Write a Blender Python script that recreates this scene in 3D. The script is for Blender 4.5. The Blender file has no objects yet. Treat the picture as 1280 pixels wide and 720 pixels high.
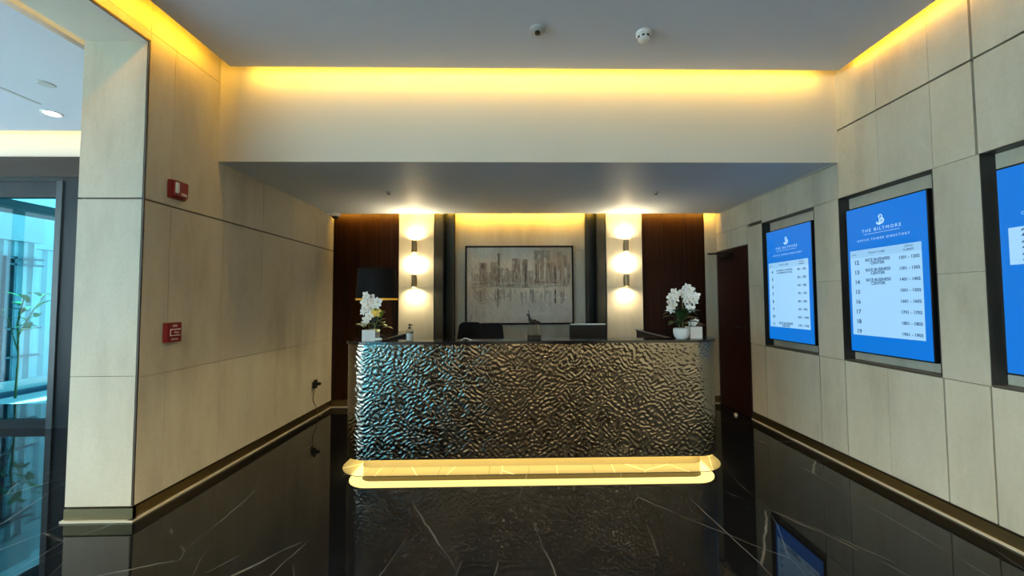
import bpy, bmesh, math, random
import numpy as np
from mathutils import Vector, Matrix
random.seed(7); RNG = np.random.default_rng(11)
SC = bpy.context.scene; COL = SC.collection
PI = math.pi

# ------------------------------------------------------------------ camera
def setup_camera():
    F, CX, CY = 477.47, 654.10, 357.03
    pitch, yaw, roll = .0412, .0194, -.0052
    cd = bpy.data.cameras.new('camera'); co = bpy.data.objects.new('camera', cd); COL.objects.link(co)
    cd.sensor_fit = 'HORIZONTAL'; cd.sensor_width = 36.0
    cd.lens = F / 1280 * 36
    cd.shift_x = -(CX - 640) / 1280; cd.shift_y = (CY - 360) / 1280
    cd.clip_start = .05; cd.clip_end = 200
    A = Matrix(((math.cos(yaw), -math.sin(yaw), 0), (math.sin(yaw), math.cos(yaw), 0), (0, 0, 1)))
    B = Matrix(((1, 0, 0), (0, math.cos(pitch), math.sin(pitch)), (0, -math.sin(pitch), math.cos(pitch))))
    R = B @ A
    right, fwd, up = Vector(R[0]), Vector(R[1]), Vector(R[2])
    c, s = math.cos(roll), math.sin(roll)
    r2 = right * c + up * s; u2 = up * c - right * s
    m = Matrix.Identity(4)
    for i in range(3):
        m[i][0] = r2[i]; m[i][1] = u2[i]; m[i][2] = -fwd[i]; m[i][3] = (0, 0, 1.36)[i]
    co.matrix_world = m
    SC.camera = co
setup_camera()

# ------------------------------------------------------------------ exposure, sky, lights
SC.view_settings.view_transform = 'Standard'; SC.view_settings.look = 'None'
SC.view_settings.exposure = 0.2; SC.view_settings.gamma = 1.0
SC.cycles.sample_clamp_indirect = 4.0
SC.cycles.caustics_reflective = True; SC.cycles.caustics_refractive = False
SC.cycles.diffuse_bounces = 5

SKY = 8.0
w = bpy.data.worlds.new('sky'); SC.world = w; w.use_nodes = True
bg = w.node_tree.nodes['Background']
bg.inputs[0].default_value = (.70, .875, .98, 1); bg.inputs[1].default_value = SKY

sd = bpy.data.lights.new('sun', 'SUN'); sd.energy = 95; sd.angle = .02; sd.color = (1, .97, .94)
so = bpy.data.objects.new('sun', sd); COL.objects.link(so); so.location = (-12, -12, 20); so.rotation_euler = Vector((.35, .30, -1)).to_track_quat('-Z', 'Y').to_euler()
AMBER = (1.0, .48, .022); WARM = (1.0, .80, .48); CREAM = (1.0, .74, .36)
def area(name, loc, direction, sx, sy, energy, color, portal=False, spread=180):
    d = bpy.data.lights.new(name, 'AREA'); d.shape = 'RECTANGLE'; d.size = sx; d.size_y = sy
    d.energy = energy; d.color = color; d.spread = math.radians(spread)
    o = bpy.data.objects.new(name, d); COL.objects.link(o); o.location = loc
    z = -Vector(direction).normalized()
    # long side (x) stays horizontal
    x = Vector((0, 0, 1)).cross(z)
    if x.length < 1e-4: x = Vector((1, 0, 0))
    x.normalize(); y = z.cross(x)
    o.rotation_euler = Matrix((x, y, z)).transposed().to_euler()
    if portal: d.cycles.is_portal = True
    return o
# daylight portals at the real glazing
area('daylight_portal', (-7.52, -1.1, 1.45), (1, 0, 0), 10.6, 2.7, 1, (1, 1, 1), True)
area('daylight_portal', (-5.95, -6.52, 1.45), (0, 1, 0), 3.2, 2.7, 1, (1, 1, 1), True)
area('daylight_portal', (-6.3, 4.40, 1.4), (0, -1, 0), 2.3, 2.7, 1, (1, 1, 1), True)
# cove strips on the edges of the floating ceiling
area('cove_strip', (-2.222, .3, 3.262), (-1, 0, -1), 5.2, .03, 42, AMBER)
area('cove_strip', (2.612, .3, 3.262), (1, 0, -1), 5.2, .03, 26, AMBER)
area('cove_strip', (.19, 2.978, 3.262), (0, 1, -1.1), 4.7, .03, 14, (1, .57, .07))
# cove strip behind the bulkhead, washing the back wall
area('cove_strip', (.13, 4.955, 2.54), (0, 1, -.3), 5.0, .02, 34, (1, .54, .05))
area('cove_strip', (.13, -6.33, 3.262), (0, -1, -.25), 4.8, .03, 90, (1, .62, .2))  # added strip at the unseen rear wall, warming the desk's reflections
# foyer coves
area('cove_strip', (-5.2, 4.20, 3.30), (0, 1, -.2), 4.4, .03, 6, (1, .62, .2))
area('cove_strip', (-3.25, 0, 3.30), (.25, 0, 1), 7.0, .03, 45, CREAM)

# ------------------------------------------------------------------ materials
def mat(name, base, rough=.5, metal=0, spec=.5, emit=None, estr=0, coat=0):
    m = bpy.data.materials.new(name); m.use_nodes = True
    b = m.node_tree.nodes['Principled BSDF']
    b.inputs['Base Color'].default_value = (*base, 1); b.inputs['Roughness'].default_value = rough
    b.inputs['Metallic'].default_value = metal; b.inputs['Specular IOR Level'].default_value = spec
    b.inputs['Coat Weight'].default_value = coat
    if emit: b.inputs['Emission Color'].default_value = (*emit, 1); b.inputs['Emission Strength'].default_value = estr
    return m
class NT:
    def __init__(s, m): s.t = m.node_tree; s.b = s.t.nodes['Principled BSDF']
    def n(s, typ, **kw):
        x = s.t.nodes.new(typ)
        for k, v in kw.items():
            if k in ('operation', 'blend_type', 'data_type', 'feature', 'noise_dimensions', 'wave_type', 'bands_direction'): setattr(x, k, v)
        for k, v in kw.items():
            if k.startswith('i_'):
                key = k[2:]
                x.inputs[int(key) if key.isdigit() else key.replace('_', ' ')].default_value = v
        return x
    def l(s, a, b): s.t.links.new(a, b)
    def ramp(s, fac, stops):
        r = s.t.nodes.new('ShaderNodeValToRGB'); e = r.color_ramp.elements
        while len(e) < len(stops): e.new(.5)
        for k, (p, c) in enumerate(stops):
            e[k].position = p; e[k].color = (*c, 1)
        s.l(fac, r.inputs[0]); return r
    def pos(s, scale=(1, 1, 1)):
        g = s.t.nodes.new('ShaderNodeNewGeometry'); mp = s.t.nodes.new('ShaderNodeMapping')
        mp.inputs['Scale'].default_value = scale; s.l(g.outputs['Position'], mp.inputs['Vector']); return mp.outputs[0]

def stone(name, a, b, c):
    m = mat(name, b, .55, spec=.35); t = NT(m)
    big = t.n('ShaderNodeTexNoise', i_Scale=1.0, i_Detail=5.0, i_Roughness=.6); t.l(t.pos((3.2, 3.2, .9)), big.inputs['Vector'])
    r = t.ramp(big.outputs['Fac'], [(.28, a), (.5, b), (.74, c)])
    fine = t.n('ShaderNodeTexNoise', i_Scale=1.0, i_Detail=6.0, i_Roughness=.75); t.l(t.pos((55, 55, 40)), fine.inputs['Vector'])
    fr = t.ramp(fine.outputs['Fac'], [(.3, (.94, .94, .935)), (.6, (1.03, 1.03, 1.03))])
    mx = t.n('ShaderNodeMix', data_type='RGBA', blend_type='MULTIPLY'); mx.inputs[0].default_value = 1
    t.l(r.outputs[0], mx.inputs[6]); t.l(fr.outputs[0], mx.inputs[7])
    oi = t.n('ShaderNodeObjectInfo'); pr = t.ramp(oi.outputs['Random'], [(0, (.95, .95, .955)), (1, (1.03, 1.025, 1.0))])
    m2 = t.n('ShaderNodeMix', data_type='RGBA', blend_type='MULTIPLY'); m2.inputs[0].default_value = 1
    t.l(mx.outputs[2], m2.inputs[6]); t.l(pr.outputs[0], m2.inputs[7]); t.l(m2.outputs[2], t.b.inputs['Base Color'])
    bp = t.n('ShaderNodeBump', i_Strength=.12, i_Distance=.004); t.l(fine.outputs['Fac'], bp.inputs['Height']); t.l(bp.outputs[0], t.b.inputs['Normal'])
    return m
M = {}
M['stone'] = stone('limestone', (.40, .365, .285), (.53, .49, .385), (.60, .565, .46))
M['paint'] = mat('white_paint', (.72, .69, .60), .7, spec=.25)
M['ceil'] = mat('ceiling_paint', (.56, .60, .69), .7, spec=.25)
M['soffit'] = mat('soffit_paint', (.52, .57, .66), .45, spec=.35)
M['joint'] = mat('dark_joint', (.05, .04, .03), .6)
M['bronze'] = mat('bronze', (.20, .15, .075), .45, 1)
M['bronze_lip'] = mat('bright_bronze', (.55, .49, .37), .45, .15)
M['tube'] = mat('satin_bronze', (.42, .33, .19), .5, .7)
M['brass'] = mat('brass', (.55, .42, .2), .28, 1)
M['darkframe'] = mat('dark_bronze_frame', (.035, .035, .035), .45, .3)
M['frame'] = mat('grey_door_frame', (.007, .012, .0145), .6, 0, spec=.12)
M['header'] = mat('dark_header', (.028, .024, .021), .7, spec=.1)
M['black'] = mat('black_plastic', (.006, .006, .007), .5, spec=.3)
M['leather'] = mat('black_leather', (.006, .006, .008), .7, spec=.2)
M['red'] = mat('alarm_red', (.17, .005, .008), .35)
M['white'] = mat('white_plastic', (.75, .75, .73), .45)
M['greyplastic'] = mat('grey_plastic', (.42, .44, .45), .5)
M['letter_white'] = mat('white_lettering', (.8, .8, .8), .6)
M['paper'] = mat('paper', (.8, .78, .72), .8)
M['ceramic'] = mat('pale_ceramic', (.55, .58, .60), .35)
M['ceramic2'] = mat('white_ceramic', (.66, .66, .66), .4)
M['petal'] = mat('orchid_petal', (.86, .86, .84), .6); M['petal'].node_tree.nodes['Principled BSDF'].inputs['Subsurface Weight'].default_value = .0
M['lip'] = mat('orchid_lip', (.75, .6, .25), .6)
M['yellowpetal'] = mat('yellow_petal', (.82, .58, .12), .6)
M['leaf'] = mat('leaf_green', (.022, .055, .018), .4)
M['leaf2'] = mat('leaf_light_green', (.16, .26, .04), .45)
M['stem'] = mat('flower_stem', (.09, .12, .03), .5)
M['soil'] = mat('moss', (.03, .035, .015), .9)
M['cabinet'] = mat('dark_cabinet', (.018, .014, .012), .5)
M['gold_in'] = mat('gold_lining', (.80, .52, .12), .4)
M['shade'] = mat('black_shade', (.006, .006, .007), .8, spec=.2)
M['fin'] = mat('dark_grey_fin', (.014, .015, .013), .5, spec=.25)
M['plinth'] = mat('gold_plinth', (.25, .205, .11), .5, .3)
M['led'] = mat('led_strip', (1, .8, .4), .5, emit=(1.0, .77, .26), estr=13)
M['bulb'] = mat('lamp_lens', (1, .9, .7), .5, emit=(1, .82, .5), estr=30)
M['downlight'] = mat('downlight_lens', (1, 1, 1), .5, emit=(1, .86, .66), estr=40)
M['blue'] = mat('screen_blue', (.0, .004, .012), .4, spec=.2, emit=(.003, .175, .68), estr=.9)
M['pale'] = mat('screen_pale', (.02, .02, .02), .25, emit=(.33, .64, .95), estr=.9)
M['pale2'] = mat('screen_pale_header', (.02, .02, .02), .25, emit=(.27, .56, .86), estr=.9)
M['navy'] = mat('screen_navy_text', (.0, .0, .0), .3, emit=(.012, .07, .20), estr=.9)
M['sky_text'] = mat('screen_light_text', (.0, .0, .0), .3, emit=(.50, .80, 1.0), estr=.9)
M['steel'] = mat('steel', (.55, .55, .55), .3, 1)
M['clad'] = mat('pale_cladding', (.62, .72, .76), .55)
M['concrete'] = mat('pale_concrete', (.62, .68, .70), .75)
M['paving'] = mat('paving', (.66, .67, .67), .8)
M['kerb'] = mat('kerb', (.70, .72, .72), .8)
M['beam'] = mat('dark_beam', (.03, .035, .04), .6)

def wood(name, a, b):
    m = mat(name, a, .45, spec=.10); t = NT(m)
    n = t.n('ShaderNodeTexNoise', i_Scale=1.0, i_Detail=5.0, i_Roughness=.6); t.l(t.pos((60, 60, 1.2)), n.inputs['Vector'])
    r = t.ramp(n.outputs['Fac'], [(.3, a), (.7, b)]); t.l(r.outputs[0], t.b.inputs['Base Color']); return m
M['wood'] = wood('dark_wood', (.008, .0028, .0014), (.030, .0095, .0028))
M['doorwood'] = wood('red_brown_door', (.012, .003, .0025), (.018, .005, .0035))

def translucent(name, col):
    m = bpy.data.materials.new(name); m.use_nodes = True; t = m.node_tree; b = t.nodes['Principled BSDF']; o = t.nodes['Material Output']
    b.inputs['Base Color'].default_value = (*col, 1); tr = t.nodes.new('ShaderNodeBsdfTranslucent'); tr.inputs[0].default_value = (*col, 1)
    mx = t.nodes.new('ShaderNodeMixShader'); mx.inputs[0].default_value = .7; t.links.new(b.outputs[0], mx.inputs[1]); t.links.new(tr.outputs[0], mx.inputs[2]); t.links.new(mx.outputs[0], o.inputs[0]); return m
M['rim'] = translucent('gold_fabric_rim', (.9, .78, .22))

def marble():
    m = mat('black_marble', (.004, .0045, .0055), .02, spec=.25); t = NT(m)
    nz = t.n('ShaderNodeTexNoise', i_Scale=1.1, i_Detail=4.0, i_Roughness=.6); g = t.pos((1, 1, 1)); t.l(g, nz.inputs['Vector'])
    def veins(scale, rot, width, lo, hi, seed):
        mp = t.n('ShaderNodeMapping'); mp.inputs['Rotation'].default_value = (0, 0, rot); mp.inputs['Scale'].default_value = (scale, scale * .33, 1); mp.inputs['Location'].default_value = (seed, seed * 1.7, 0)
        ad = t.n('ShaderNodeMix', data_type='RGBA', blend_type='LINEAR_LIGHT'); ad.inputs[0].default_value = .05
        t.l(g, ad.inputs[6]); t.l(nz.outputs['Color'], ad.inputs[7]); t.l(ad.outputs[2], mp.inputs['Vector'])
        v = t.n('ShaderNodeTexVoronoi', feature='DISTANCE_TO_EDGE'); v.inputs['Scale'].default_value = 1; t.l(mp.outputs[0], v.inputs['Vector'])
        ln = t.ramp(v.outputs['Distance'], [(0, (1, 1, 1)), (width, (0, 0, 0))])
        k = t.n('ShaderNodeTexNoise', i_Scale=1.7, i_Detail=3.0); mp2 = t.n('ShaderNodeMapping'); mp2.inputs['Location'].default_value = (seed * 3, 2, seed); t.l(g, mp2.inputs[0]); t.l(mp2.outputs[0], k.inputs['Vector'])
        mk = t.ramp(k.outputs['Fac'], [(lo, (0, 0, 0)), (hi, (1, 1, 1))])
        mu = t.n('ShaderNodeMath', operation='MULTIPLY'); t.l(ln.outputs[0], mu.inputs[0]); t.l(mk.outputs[0], mu.inputs[1]); return mu.outputs[0]
    a = veins(1.25, -.95, .0045, .45, .64, 3.1); b = veins(1.6, .55, .0035, .46, .66, 8.3)
    mx = t.n('ShaderNodeMath', operation='MAXIMUM'); t.l(a, mx.inputs[0]); t.l(b, mx.inputs[1])
    c = t.ramp(mx.outputs[0], [(0, (.0045, .005, .006)), (1, (.13, .13, .125))])
    t.l(c.outputs[0], t.b.inputs['Base Color']); return m
M['marble'] = marble()
def glow_border_stone():  # paler stone, added so the base light shows on the floor
    m = mat('glow_border_marble', (.155, .138, .095), .14, spec=.3); t = NT(m)
    v = t.n('ShaderNodeTexVoronoi', feature='DISTANCE_TO_EDGE'); v.inputs['Scale'].default_value = 2.6; t.l(t.pos((1, .5, 1)), v.inputs['Vector'])
    r = t.ramp(v.outputs['Distance'], [(0, (.40, .36, .28)), (.010, (.155, .138, .095))]); t.l(r.outputs[0], t.b.inputs['Base Color']); return m
M['glow_border'] = glow_border_stone()
M['counter'] = mat('black_stone_counter', (.010, .010, .012), .12)

def rippled():
    m = mat('rippled_steel', (.22, .195, .16), .08, 1); t = NT(m)
    n = t.n('ShaderNodeTexNoise', i_Scale=1.0, i_Detail=2.0); t.l(t.pos((70, 70, 70)), n.inputs['Vector'])
    bp = t.n('ShaderNodeBump', i_Strength=.10, i_Distance=.004); t.l(n.outputs['Fac'], bp.inputs['Height']); t.l(bp.outputs[0], t.b.inputs['Normal'])
    return m
M['ripple'] = rippled()

def glass(name, tint, ior=1.45):
    m = bpy.data.materials.new(name); m.use_nodes = True; t = m.node_tree
    for n in list(t.nodes): t.nodes.remove(n)
    o = t.nodes.new('ShaderNodeOutputMaterial'); tr = t.nodes.new('ShaderNodeBsdfTransparent'); gl = t.nodes.new('ShaderNodeBsdfGlossy')
    tr.inputs[0].default_value = (*tint, 1); gl.inputs['Roughness'].default_value = .02
    fr = t.nodes.new('ShaderNodeFresnel'); fr.inputs[0].default_value = ior
    ge = t.nodes.new('ShaderNodeNewGeometry'); iv = t.nodes.new('ShaderNodeMath'); iv.operation = 'SUBTRACT'; iv.inputs[0].default_value = 1; t.links.new(ge.outputs['Backfacing'], iv.inputs[1])
    ml = t.nodes.new('ShaderNodeMath'); ml.operation = 'MULTIPLY'; t.links.new(fr.outputs[0], ml.inputs[0]); t.links.new(iv.outputs[0], ml.inputs[1])
    mx = t.nodes.new('ShaderNodeMixShader'); t.links.new(ml.outputs[0], mx.inputs[0]); t.links.new(tr.outputs[0], mx.inputs[1]); t.links.new(gl.outputs[0], mx.inputs[2]); t.links.new(mx.outputs[0], o.inputs[0])
    return m
M['glass'] = glass('tinted_glass', (.20, .43, .48), 1.25)
M['glass_clear'] = glass('window_glass', (.89, .97, .98))
M['glass_blue'] = glass('blue_glass', (.36, .68, .78))
M['bottle'] = glass('clear_plastic', (.80, .84, .86))

# ------------------------------------------------------------------ mesh helpers
class MB:
    def __init__(s): s.v = []; s.f = []; s.mi = []; s.cur = 0
    def add(s, vs, fs):
        o = len(s.v); s.v += [tuple(p) for p in vs]; s.f += [tuple(i + o for i in f) for f in fs]; s.mi += [s.cur] * len(fs); return s
    def box(s, x0, x1, y0, y1, z0, z1):
        return s.add([(x0, y0, z0), (x1, y0, z0), (x1, y1, z0), (x0, y1, z0), (x0, y0, z1), (x1, y0, z1), (x1, y1, z1), (x0, y1, z1)],
                     [(0, 3, 2, 1), (4, 5, 6, 7), (0, 1, 5, 4), (1, 2, 6, 5), (2, 3, 7, 6), (3, 0, 4, 7)])
    def bbox(s, x0, x1, y0, y1, z0, z1, b=.004, seg=2):
        bm = bmesh.new(); bmesh.ops.create_cube(bm, size=1)
        for v in bm.verts: v.co = Vector(((x0 + x1) / 2 + v.co.x * (x1 - x0), (y0 + y1) / 2 + v.co.y * (y1 - y0), (z0 + z1) / 2 + v.co.z * (z1 - z0)))
        bmesh.ops.bevel(bm, geom=bm.edges[:], offset=b, segments=seg, profile=.6, affect='EDGES'); return s.bm(bm)
    def bm(s, bm):
        bm.verts.index_update(); s.add([v.co[:] for v in bm.verts], [[v.index for v in f.verts] for f in bm.faces]); bm.free(); return s
    def lathe(s, prof, c=(0, 0, 0), n=20, axis='Z', caps=True):
        vs = []; fs = []; k = len(prof)
        def pt(r, z, a):
            x, y = r * math.cos(a), r * math.sin(a)
            p = {'Z': (x, y, z), 'X': (z, x, y), 'Y': (y, z, x)}[axis]
            return (p[0] + c[0], p[1] + c[1], p[2] + c[2])
        for i in range(n):
            for r, z in prof: vs.append(pt(r, z, 2 * PI * i / n))
        for i in range(n):
            j = (i + 1) % n
            for q in range(k - 1): fs.append((i * k + q, j * k + q, j * k + q + 1, i * k + q + 1))
        if caps: fs.append([i * k for i in range(n)][::-1]); fs.append([i * k + k - 1 for i in range(n)])
        return s.add(vs, fs)
    def cyl(s, c, r, z0, z1, n=20, axis='Z', r1=None): return s.lathe([(r, z0), (r if r1 is None else r1, z1)], c, n, axis)
    def tube(s, pts, r, n=8):
        pts = [Vector(p) for p in pts]; rr = r if isinstance(r, (list, tuple)) else [r] * len(pts)
        vs = []; fs = []; prev = None
        for i, p in enumerate(pts):
            d = (pts[min(i + 1, len(pts) - 1)] - pts[max(i - 1, 0)]).normalized()
            if prev is None:
                u = d.orthogonal().normalized()
            else:
                u = (prev - d * prev.dot(d)); u = u.normalized() if u.length > 1e-6 else d.orthogonal().normalized()
            prev = u; v = d.cross(u)
            for k in range(n):
                a = 2 * PI * k / n; vs.append(p + (u * math.cos(a) + v * math.sin(a)) * rr[i])
        for i in range(len(pts) - 1):
            for k in range(n):
                k2 = (k + 1) % n; fs.append((i * n + k, i * n + k2, (i + 1) * n + k2, (i + 1) * n + k))
        fs.append(tuple(range(n))[::-1]); fs.append(tuple((len(pts) - 1) * n + k for k in range(n)))
        return s.add(vs, fs)
    def ell(s, c, rx, ry, rz, n=12, m=8):
        pr = [(max(1e-4, math.sin(PI * i / m)), -math.cos(PI * i / m)) for i in range(m + 1)]
        vs = []; fs = []
        for i in range(n):
            for r, z in pr: vs.append((c[0] + rx * r * math.cos(2 * PI * i / n), c[1] + ry * r * math.sin(2 * PI * i / n), c[2] + rz * z))
        k = m + 1
        for i in range(n):
            j = (i + 1) % n
            for q in range(m): fs.append((i * k + q, j * k + q, j * k + q + 1, i * k + q + 1))
        return s.add(vs, fs)
    def prism(s, poly, z0, z1):
        n = len(poly); vs = [(x, y, z0) for x, y in poly] + [(x, y, z1) for x, y in poly]
        fs = [tuple(range(n))[::-1], tuple(range(n, 2 * n))] + [(i, (i + 1) % n, n + (i + 1) % n, n + i) for i in range(n)]
        return s.add(vs, fs)
    def xf(s, m, start=0):
        for i in range(start, len(s.v)): s.v[i] = tuple(m @ Vector(s.v[i]))
        return s
    def mesh(s, name, mats, smooth=None):
        me = bpy.data.meshes.new(name); me.from_pydata(s.v, [], s.f)
        for m in (mats if isinstance(mats, (list, tuple)) else [mats]): me.materials.append(m)
        if any(s.mi): me.polygons.foreach_set('material_index', s.mi)
        if smooth is not None:
            me.polygons.foreach_set('use_smooth', [True] * len(me.polygons))
            if smooth < 179: me.set_sharp_from_angle(angle=math.radians(smooth))
        me.update(); return me
    def obj(s, name, mats, parent=None, smooth=None, loc=None):
        return link(name, s.mesh(name, mats, smooth), parent, loc)
def link(name, data, parent=None, loc=None):
    o = bpy.data.objects.new(name, data); COL.objects.link(o)
    if parent: o.parent = parent
    if loc: o.location = loc
    return o
def tag(o, label=None, cat=None, group=None, kind=None):
    if label: o['label'] = label
    if cat: o['category'] = cat
    if group: o['group'] = group
    if kind: o['kind'] = kind
    return o
def thing(name, label, cat, loc=(0, 0, 0), group=None, rz=0):
    o = bpy.data.objects.new(name, None); COL.objects.link(o); o.location = loc; o.rotation_euler.z = rz; o.empty_display_size = .05
    return tag(o, label, cat, group)
def struct(o): o['kind'] = 'structure'; return o
def copy_tree(o, loc=None, label=None):
    c = o.copy(); COL.objects.link(c)
    if loc is not None: c.location = loc
    if label: c['label'] = label
    for ch in list(o.children):
        d = ch.copy(); COL.objects.link(d); d.parent = c
        for g in list(ch.children):
            e = g.copy(); COL.objects.link(e); e.parent = d
    return c
def spot(name, loc, direction, energy, color, angle=120, blend=.6, radius=.02):
    d = bpy.data.lights.new(name, 'SPOT'); d.energy = energy; d.color = color; d.spot_size = math.radians(angle); d.spot_blend = blend; d.shadow_soft_size = radius
    o = bpy.data.objects.new(name, d); COL.objects.link(o); o.location = loc
    o.rotation_euler = Vector(direction).to_track_quat('-Z', 'Y').to_euler(); return o
def point(name, loc, energy, color, r=.03):
    d = bpy.data.lights.new(name, 'POINT'); d.energy = energy; d.color = color; d.shadow_soft_size = r
    o = bpy.data.objects.new(name, d); COL.objects.link(o); o.location = loc; return o

# ------------------------------------------------------------------ the room
XL, XR, XP = -2.406, 2.70, -2.822
YP, YB, YS = 2.4935, 5.064, 3.098
ZS, ZC, ZH, ZT = 2.508, 3.216, 3.084, 3.52
struct(MB().box(-8.0, 3.4, -6.9, 5.4, -.25, 0).obj('floor', M['marble']))
struct(MB().box(-2.235, 2.62, -6.32, 2.97, ZC, ZC + .035).obj('ceiling', M['ceil']))
struct(MB().box(-8.0, 3.4, -6.9, 5.4, ZT, ZT + .2).obj('ceiling_upper', M['paint']))
struct(MB().box(-7.6, -3.205, -6.5, 4.19, 3.245, 3.28).obj('ceiling_foyer', M['ceil']))
# bulkhead over the desk: front face and lowered soffit
b = MB().box(XL, XR, YS, YS + .12, ZS, ZT).box(XL, XR, YS + .12, 4.94, ZS, ZS + .03)
bulk = struct(b.obj('bulkhead', M['paint']))
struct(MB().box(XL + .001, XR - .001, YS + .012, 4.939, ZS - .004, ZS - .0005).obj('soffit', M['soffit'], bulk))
struct(MB().box(XR - .03, XR - .022, YS + .02, 4.93, ZS - .009, ZS - .004).box(XL, XR, YS - .002, YS + .012, ZS - .004, ZS + .004).obj('edge_bead', M['paint'], bulk))

class Panels:
    """stone cladding: every panel an object, child of its wall"""
    def __init__(s, wall): s.wall = wall
    def put(s, x0, x1, y0, y1, z0, z1, m='stone', name='stone_panel'):
        return MB().box(x0, x1, y0, y1, z0, z1).obj(name, M[m], s.wall)

# ---- right wall (faces -X)
NICHES = [(3.375, 4.11), (2.39, 3.115), (1.405, 2.14)]
ZN0, ZN1 = .87, 2.205
core = MB()
ND = .095
def rcore(y0, y1, z0, z1, x0=XR + .022): core.box(x0, 3.1, y0, y1, z0, z1)
edges = [YB + .2]
rcore(-6.9, YB + .3, 0, .86); rcore(-6.9, YB + .3, ZN1 + .006, ZT)
ys = sorted([p for n in NICHES for p in n])
prev = -6.9
for a, c in sorted(NICHES):
    rcore(prev, a, .86, ZN1 + .006); rcore(a, c, .86, ZN1 + .006, XR + ND); prev = c
rcore(prev, YB + .3, .86, ZN1 + .006)
wall_r = struct(core.obj('wall_right', M['joint']))
P = Panels(wall_r)
G = .0025
def rp(y0, y1, z0, z1, gy0=G, gy1=G, gz0=G, gz1=G, m='stone'):
    P.put(XR, XR + .0218, y0 + gy0, y1 - gy1, z0 + gz0, z1 - gz1, m)
BG = .006   # the darker grooves
DY = 4.367
cols = [(DY, 4.11), (4.11, 3.73), (3.73, 3.375), (3.375, 3.11), (3.11, 2.75), (2.75, 2.385), (2.385, 2.145), (2.145, 1.77), (1.77, 1.405), (1.405, 1.155), (1.155, .79), (.79, .42), (.42, -.5), (-.5, -1.5), (-1.5, -2.5), (-2.5, -3.5), (-3.5, -4.5), (-4.5, -5.5), (-5.5, -6.5)]
mid = {3.73, 2.75, 1.77, .79}
for y1, y0 in cols:
    g0 = .0012 if y0 in mid else .005; g1 = .0012 if y1 in mid else .005
    rp(y0, y1, .092, .862, g0, g1)
for y0, y1 in [(4.11, DY), (3.115, 3.375), (2.14, 2.39), (.79, 1.405), (.42, .79)]:
    rp(y0, y1, .862, 1.52, .0005, .0005, .0015, .0012); rp(y0, y1, 1.52, 2.205, .0005, .0005, .0012, .0015)
for y0, y1 in [(-.5, .42), (-1.5, -.5), (-2.5, -1.5), (-3.5, -2.5), (-4.5, -3.5), (-5.5, -4.5), (-6.5, -5.5)]:
    rp(y0, y1, .862, 1.52); rp(y0, y1, 1.52, 2.205)
rp(DY, 4.72, 2.012, 2.24); rp(4.72, YB, 2.012, 2.24)
up = [(YB, 4.55), (4.55, 4.11), (4.11, 3.73), (3.73, 3.375), (3.375, 3.11), (3.11, 2.75), (2.75, 2.385), (2.385, 2.15), (2.15, 1.77), (1.77, 1.4), (1.4, .9), (.9, .4), (.4, -.5), (-.5, -1.5), (-1.5, -2.5), (-2.5, -3.5), (-3.5, -4.5), (-4.5, -5.5), (-5.5, -6.5)]
for y1, y0 in up:
    g0 = .007 if y0 == 2.15 else .0012; g1 = .007 if y1 == 2.15 else .0012
    z0 = 2.24 if y0 >= DY - .3 and y1 > 4.2 else 2.205
    rp(y0, y1, z0, 2.775, g0, g1, .0012, .007)
    rp(y0, y1, 2.775, 3.5, g0, g1, .007, 0)
# bronze base on the right
def base_right(y0, y1):
    t = struct(MB().box(XR - .004, XR + .02, y0, y1, .012, .080).obj('baseboard_right', M['bronze']))
    MB().box(XR - .016, XR + .018, y0, y1, 0.0, .012).obj('base_lip', M['bronze_lip'], t)
base_right(-6.5, DY)
# niche linings
def lining(a, c):
    t = MB().box(XR - .001, XR + ND, c - .006, c - .0005, ZN0, ZN1).box(XR - .001, XR + ND, a + .0005, a + .006, ZN0, ZN1)
    t.box(XR - .001, XR + ND, a, c, ZN1 - .006, ZN1)
    t.obj('niche_lining', M['darkframe'], wall_r)
    MB().box(XR - .001, XR + ND, a, c, ZN0 - .004, ZN0 + .004).obj('niche_sill', M['brass2'], wall_r)
    MB().box(XR + ND - .006, XR + ND - .0005, a + .006, c - .006, ZN0 + .005, ZN1 - .006).obj('niche_back', M['stone'], wall_r)
M['brass2'] = mat('dull_bronze', (.16, .14, .11), .45, .6)
for a, c in NICHES: lining(a, c)

# ---- door in the right wall
dr = struct(MB().box(XR - .002, XR + .0215, DY + .012, YB - .03, .006, 1.995).obj('door_1', M['doorwood']))
MB().box(XR - .004, XR + .021, DY, DY + .010, 0, 2.008).box(XR - .004, XR + .021, YB - .028, YB - .012, 0, 2.008).box(XR - .004, XR + .021, DY, YB - .012, 1.997, 2.010).obj('door_frame', M['darkframe'], dr)
h = MB().cyl((0, DY + .09, 1.04), .022, XR - .012, XR - .002, 14, 'X').tube([(XR - .01, DY + .09, 1.04), (XR - .05, DY + .09, 1.04), (XR - .055, DY + .11, 1.04), (XR - .055, DY + .20, 1.04)], .008)
h.obj('door_handle', M['black'], dr, 40)
cl = MB().bbox(XR - .055, XR - .003, 4.66, 4.90, 1.90, 1.955, .006).tube([(XR - .03, 4.72, 1.962), (XR - .10, 4.86, 1.966), (XR - .115, 5.0, 1.972)], .009).bbox(XR - .15, XR - .02, 4.985, 5.015, 1.968, 1.986, .003)
cl.obj('door_closer', M['black'], dr, 40)

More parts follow.
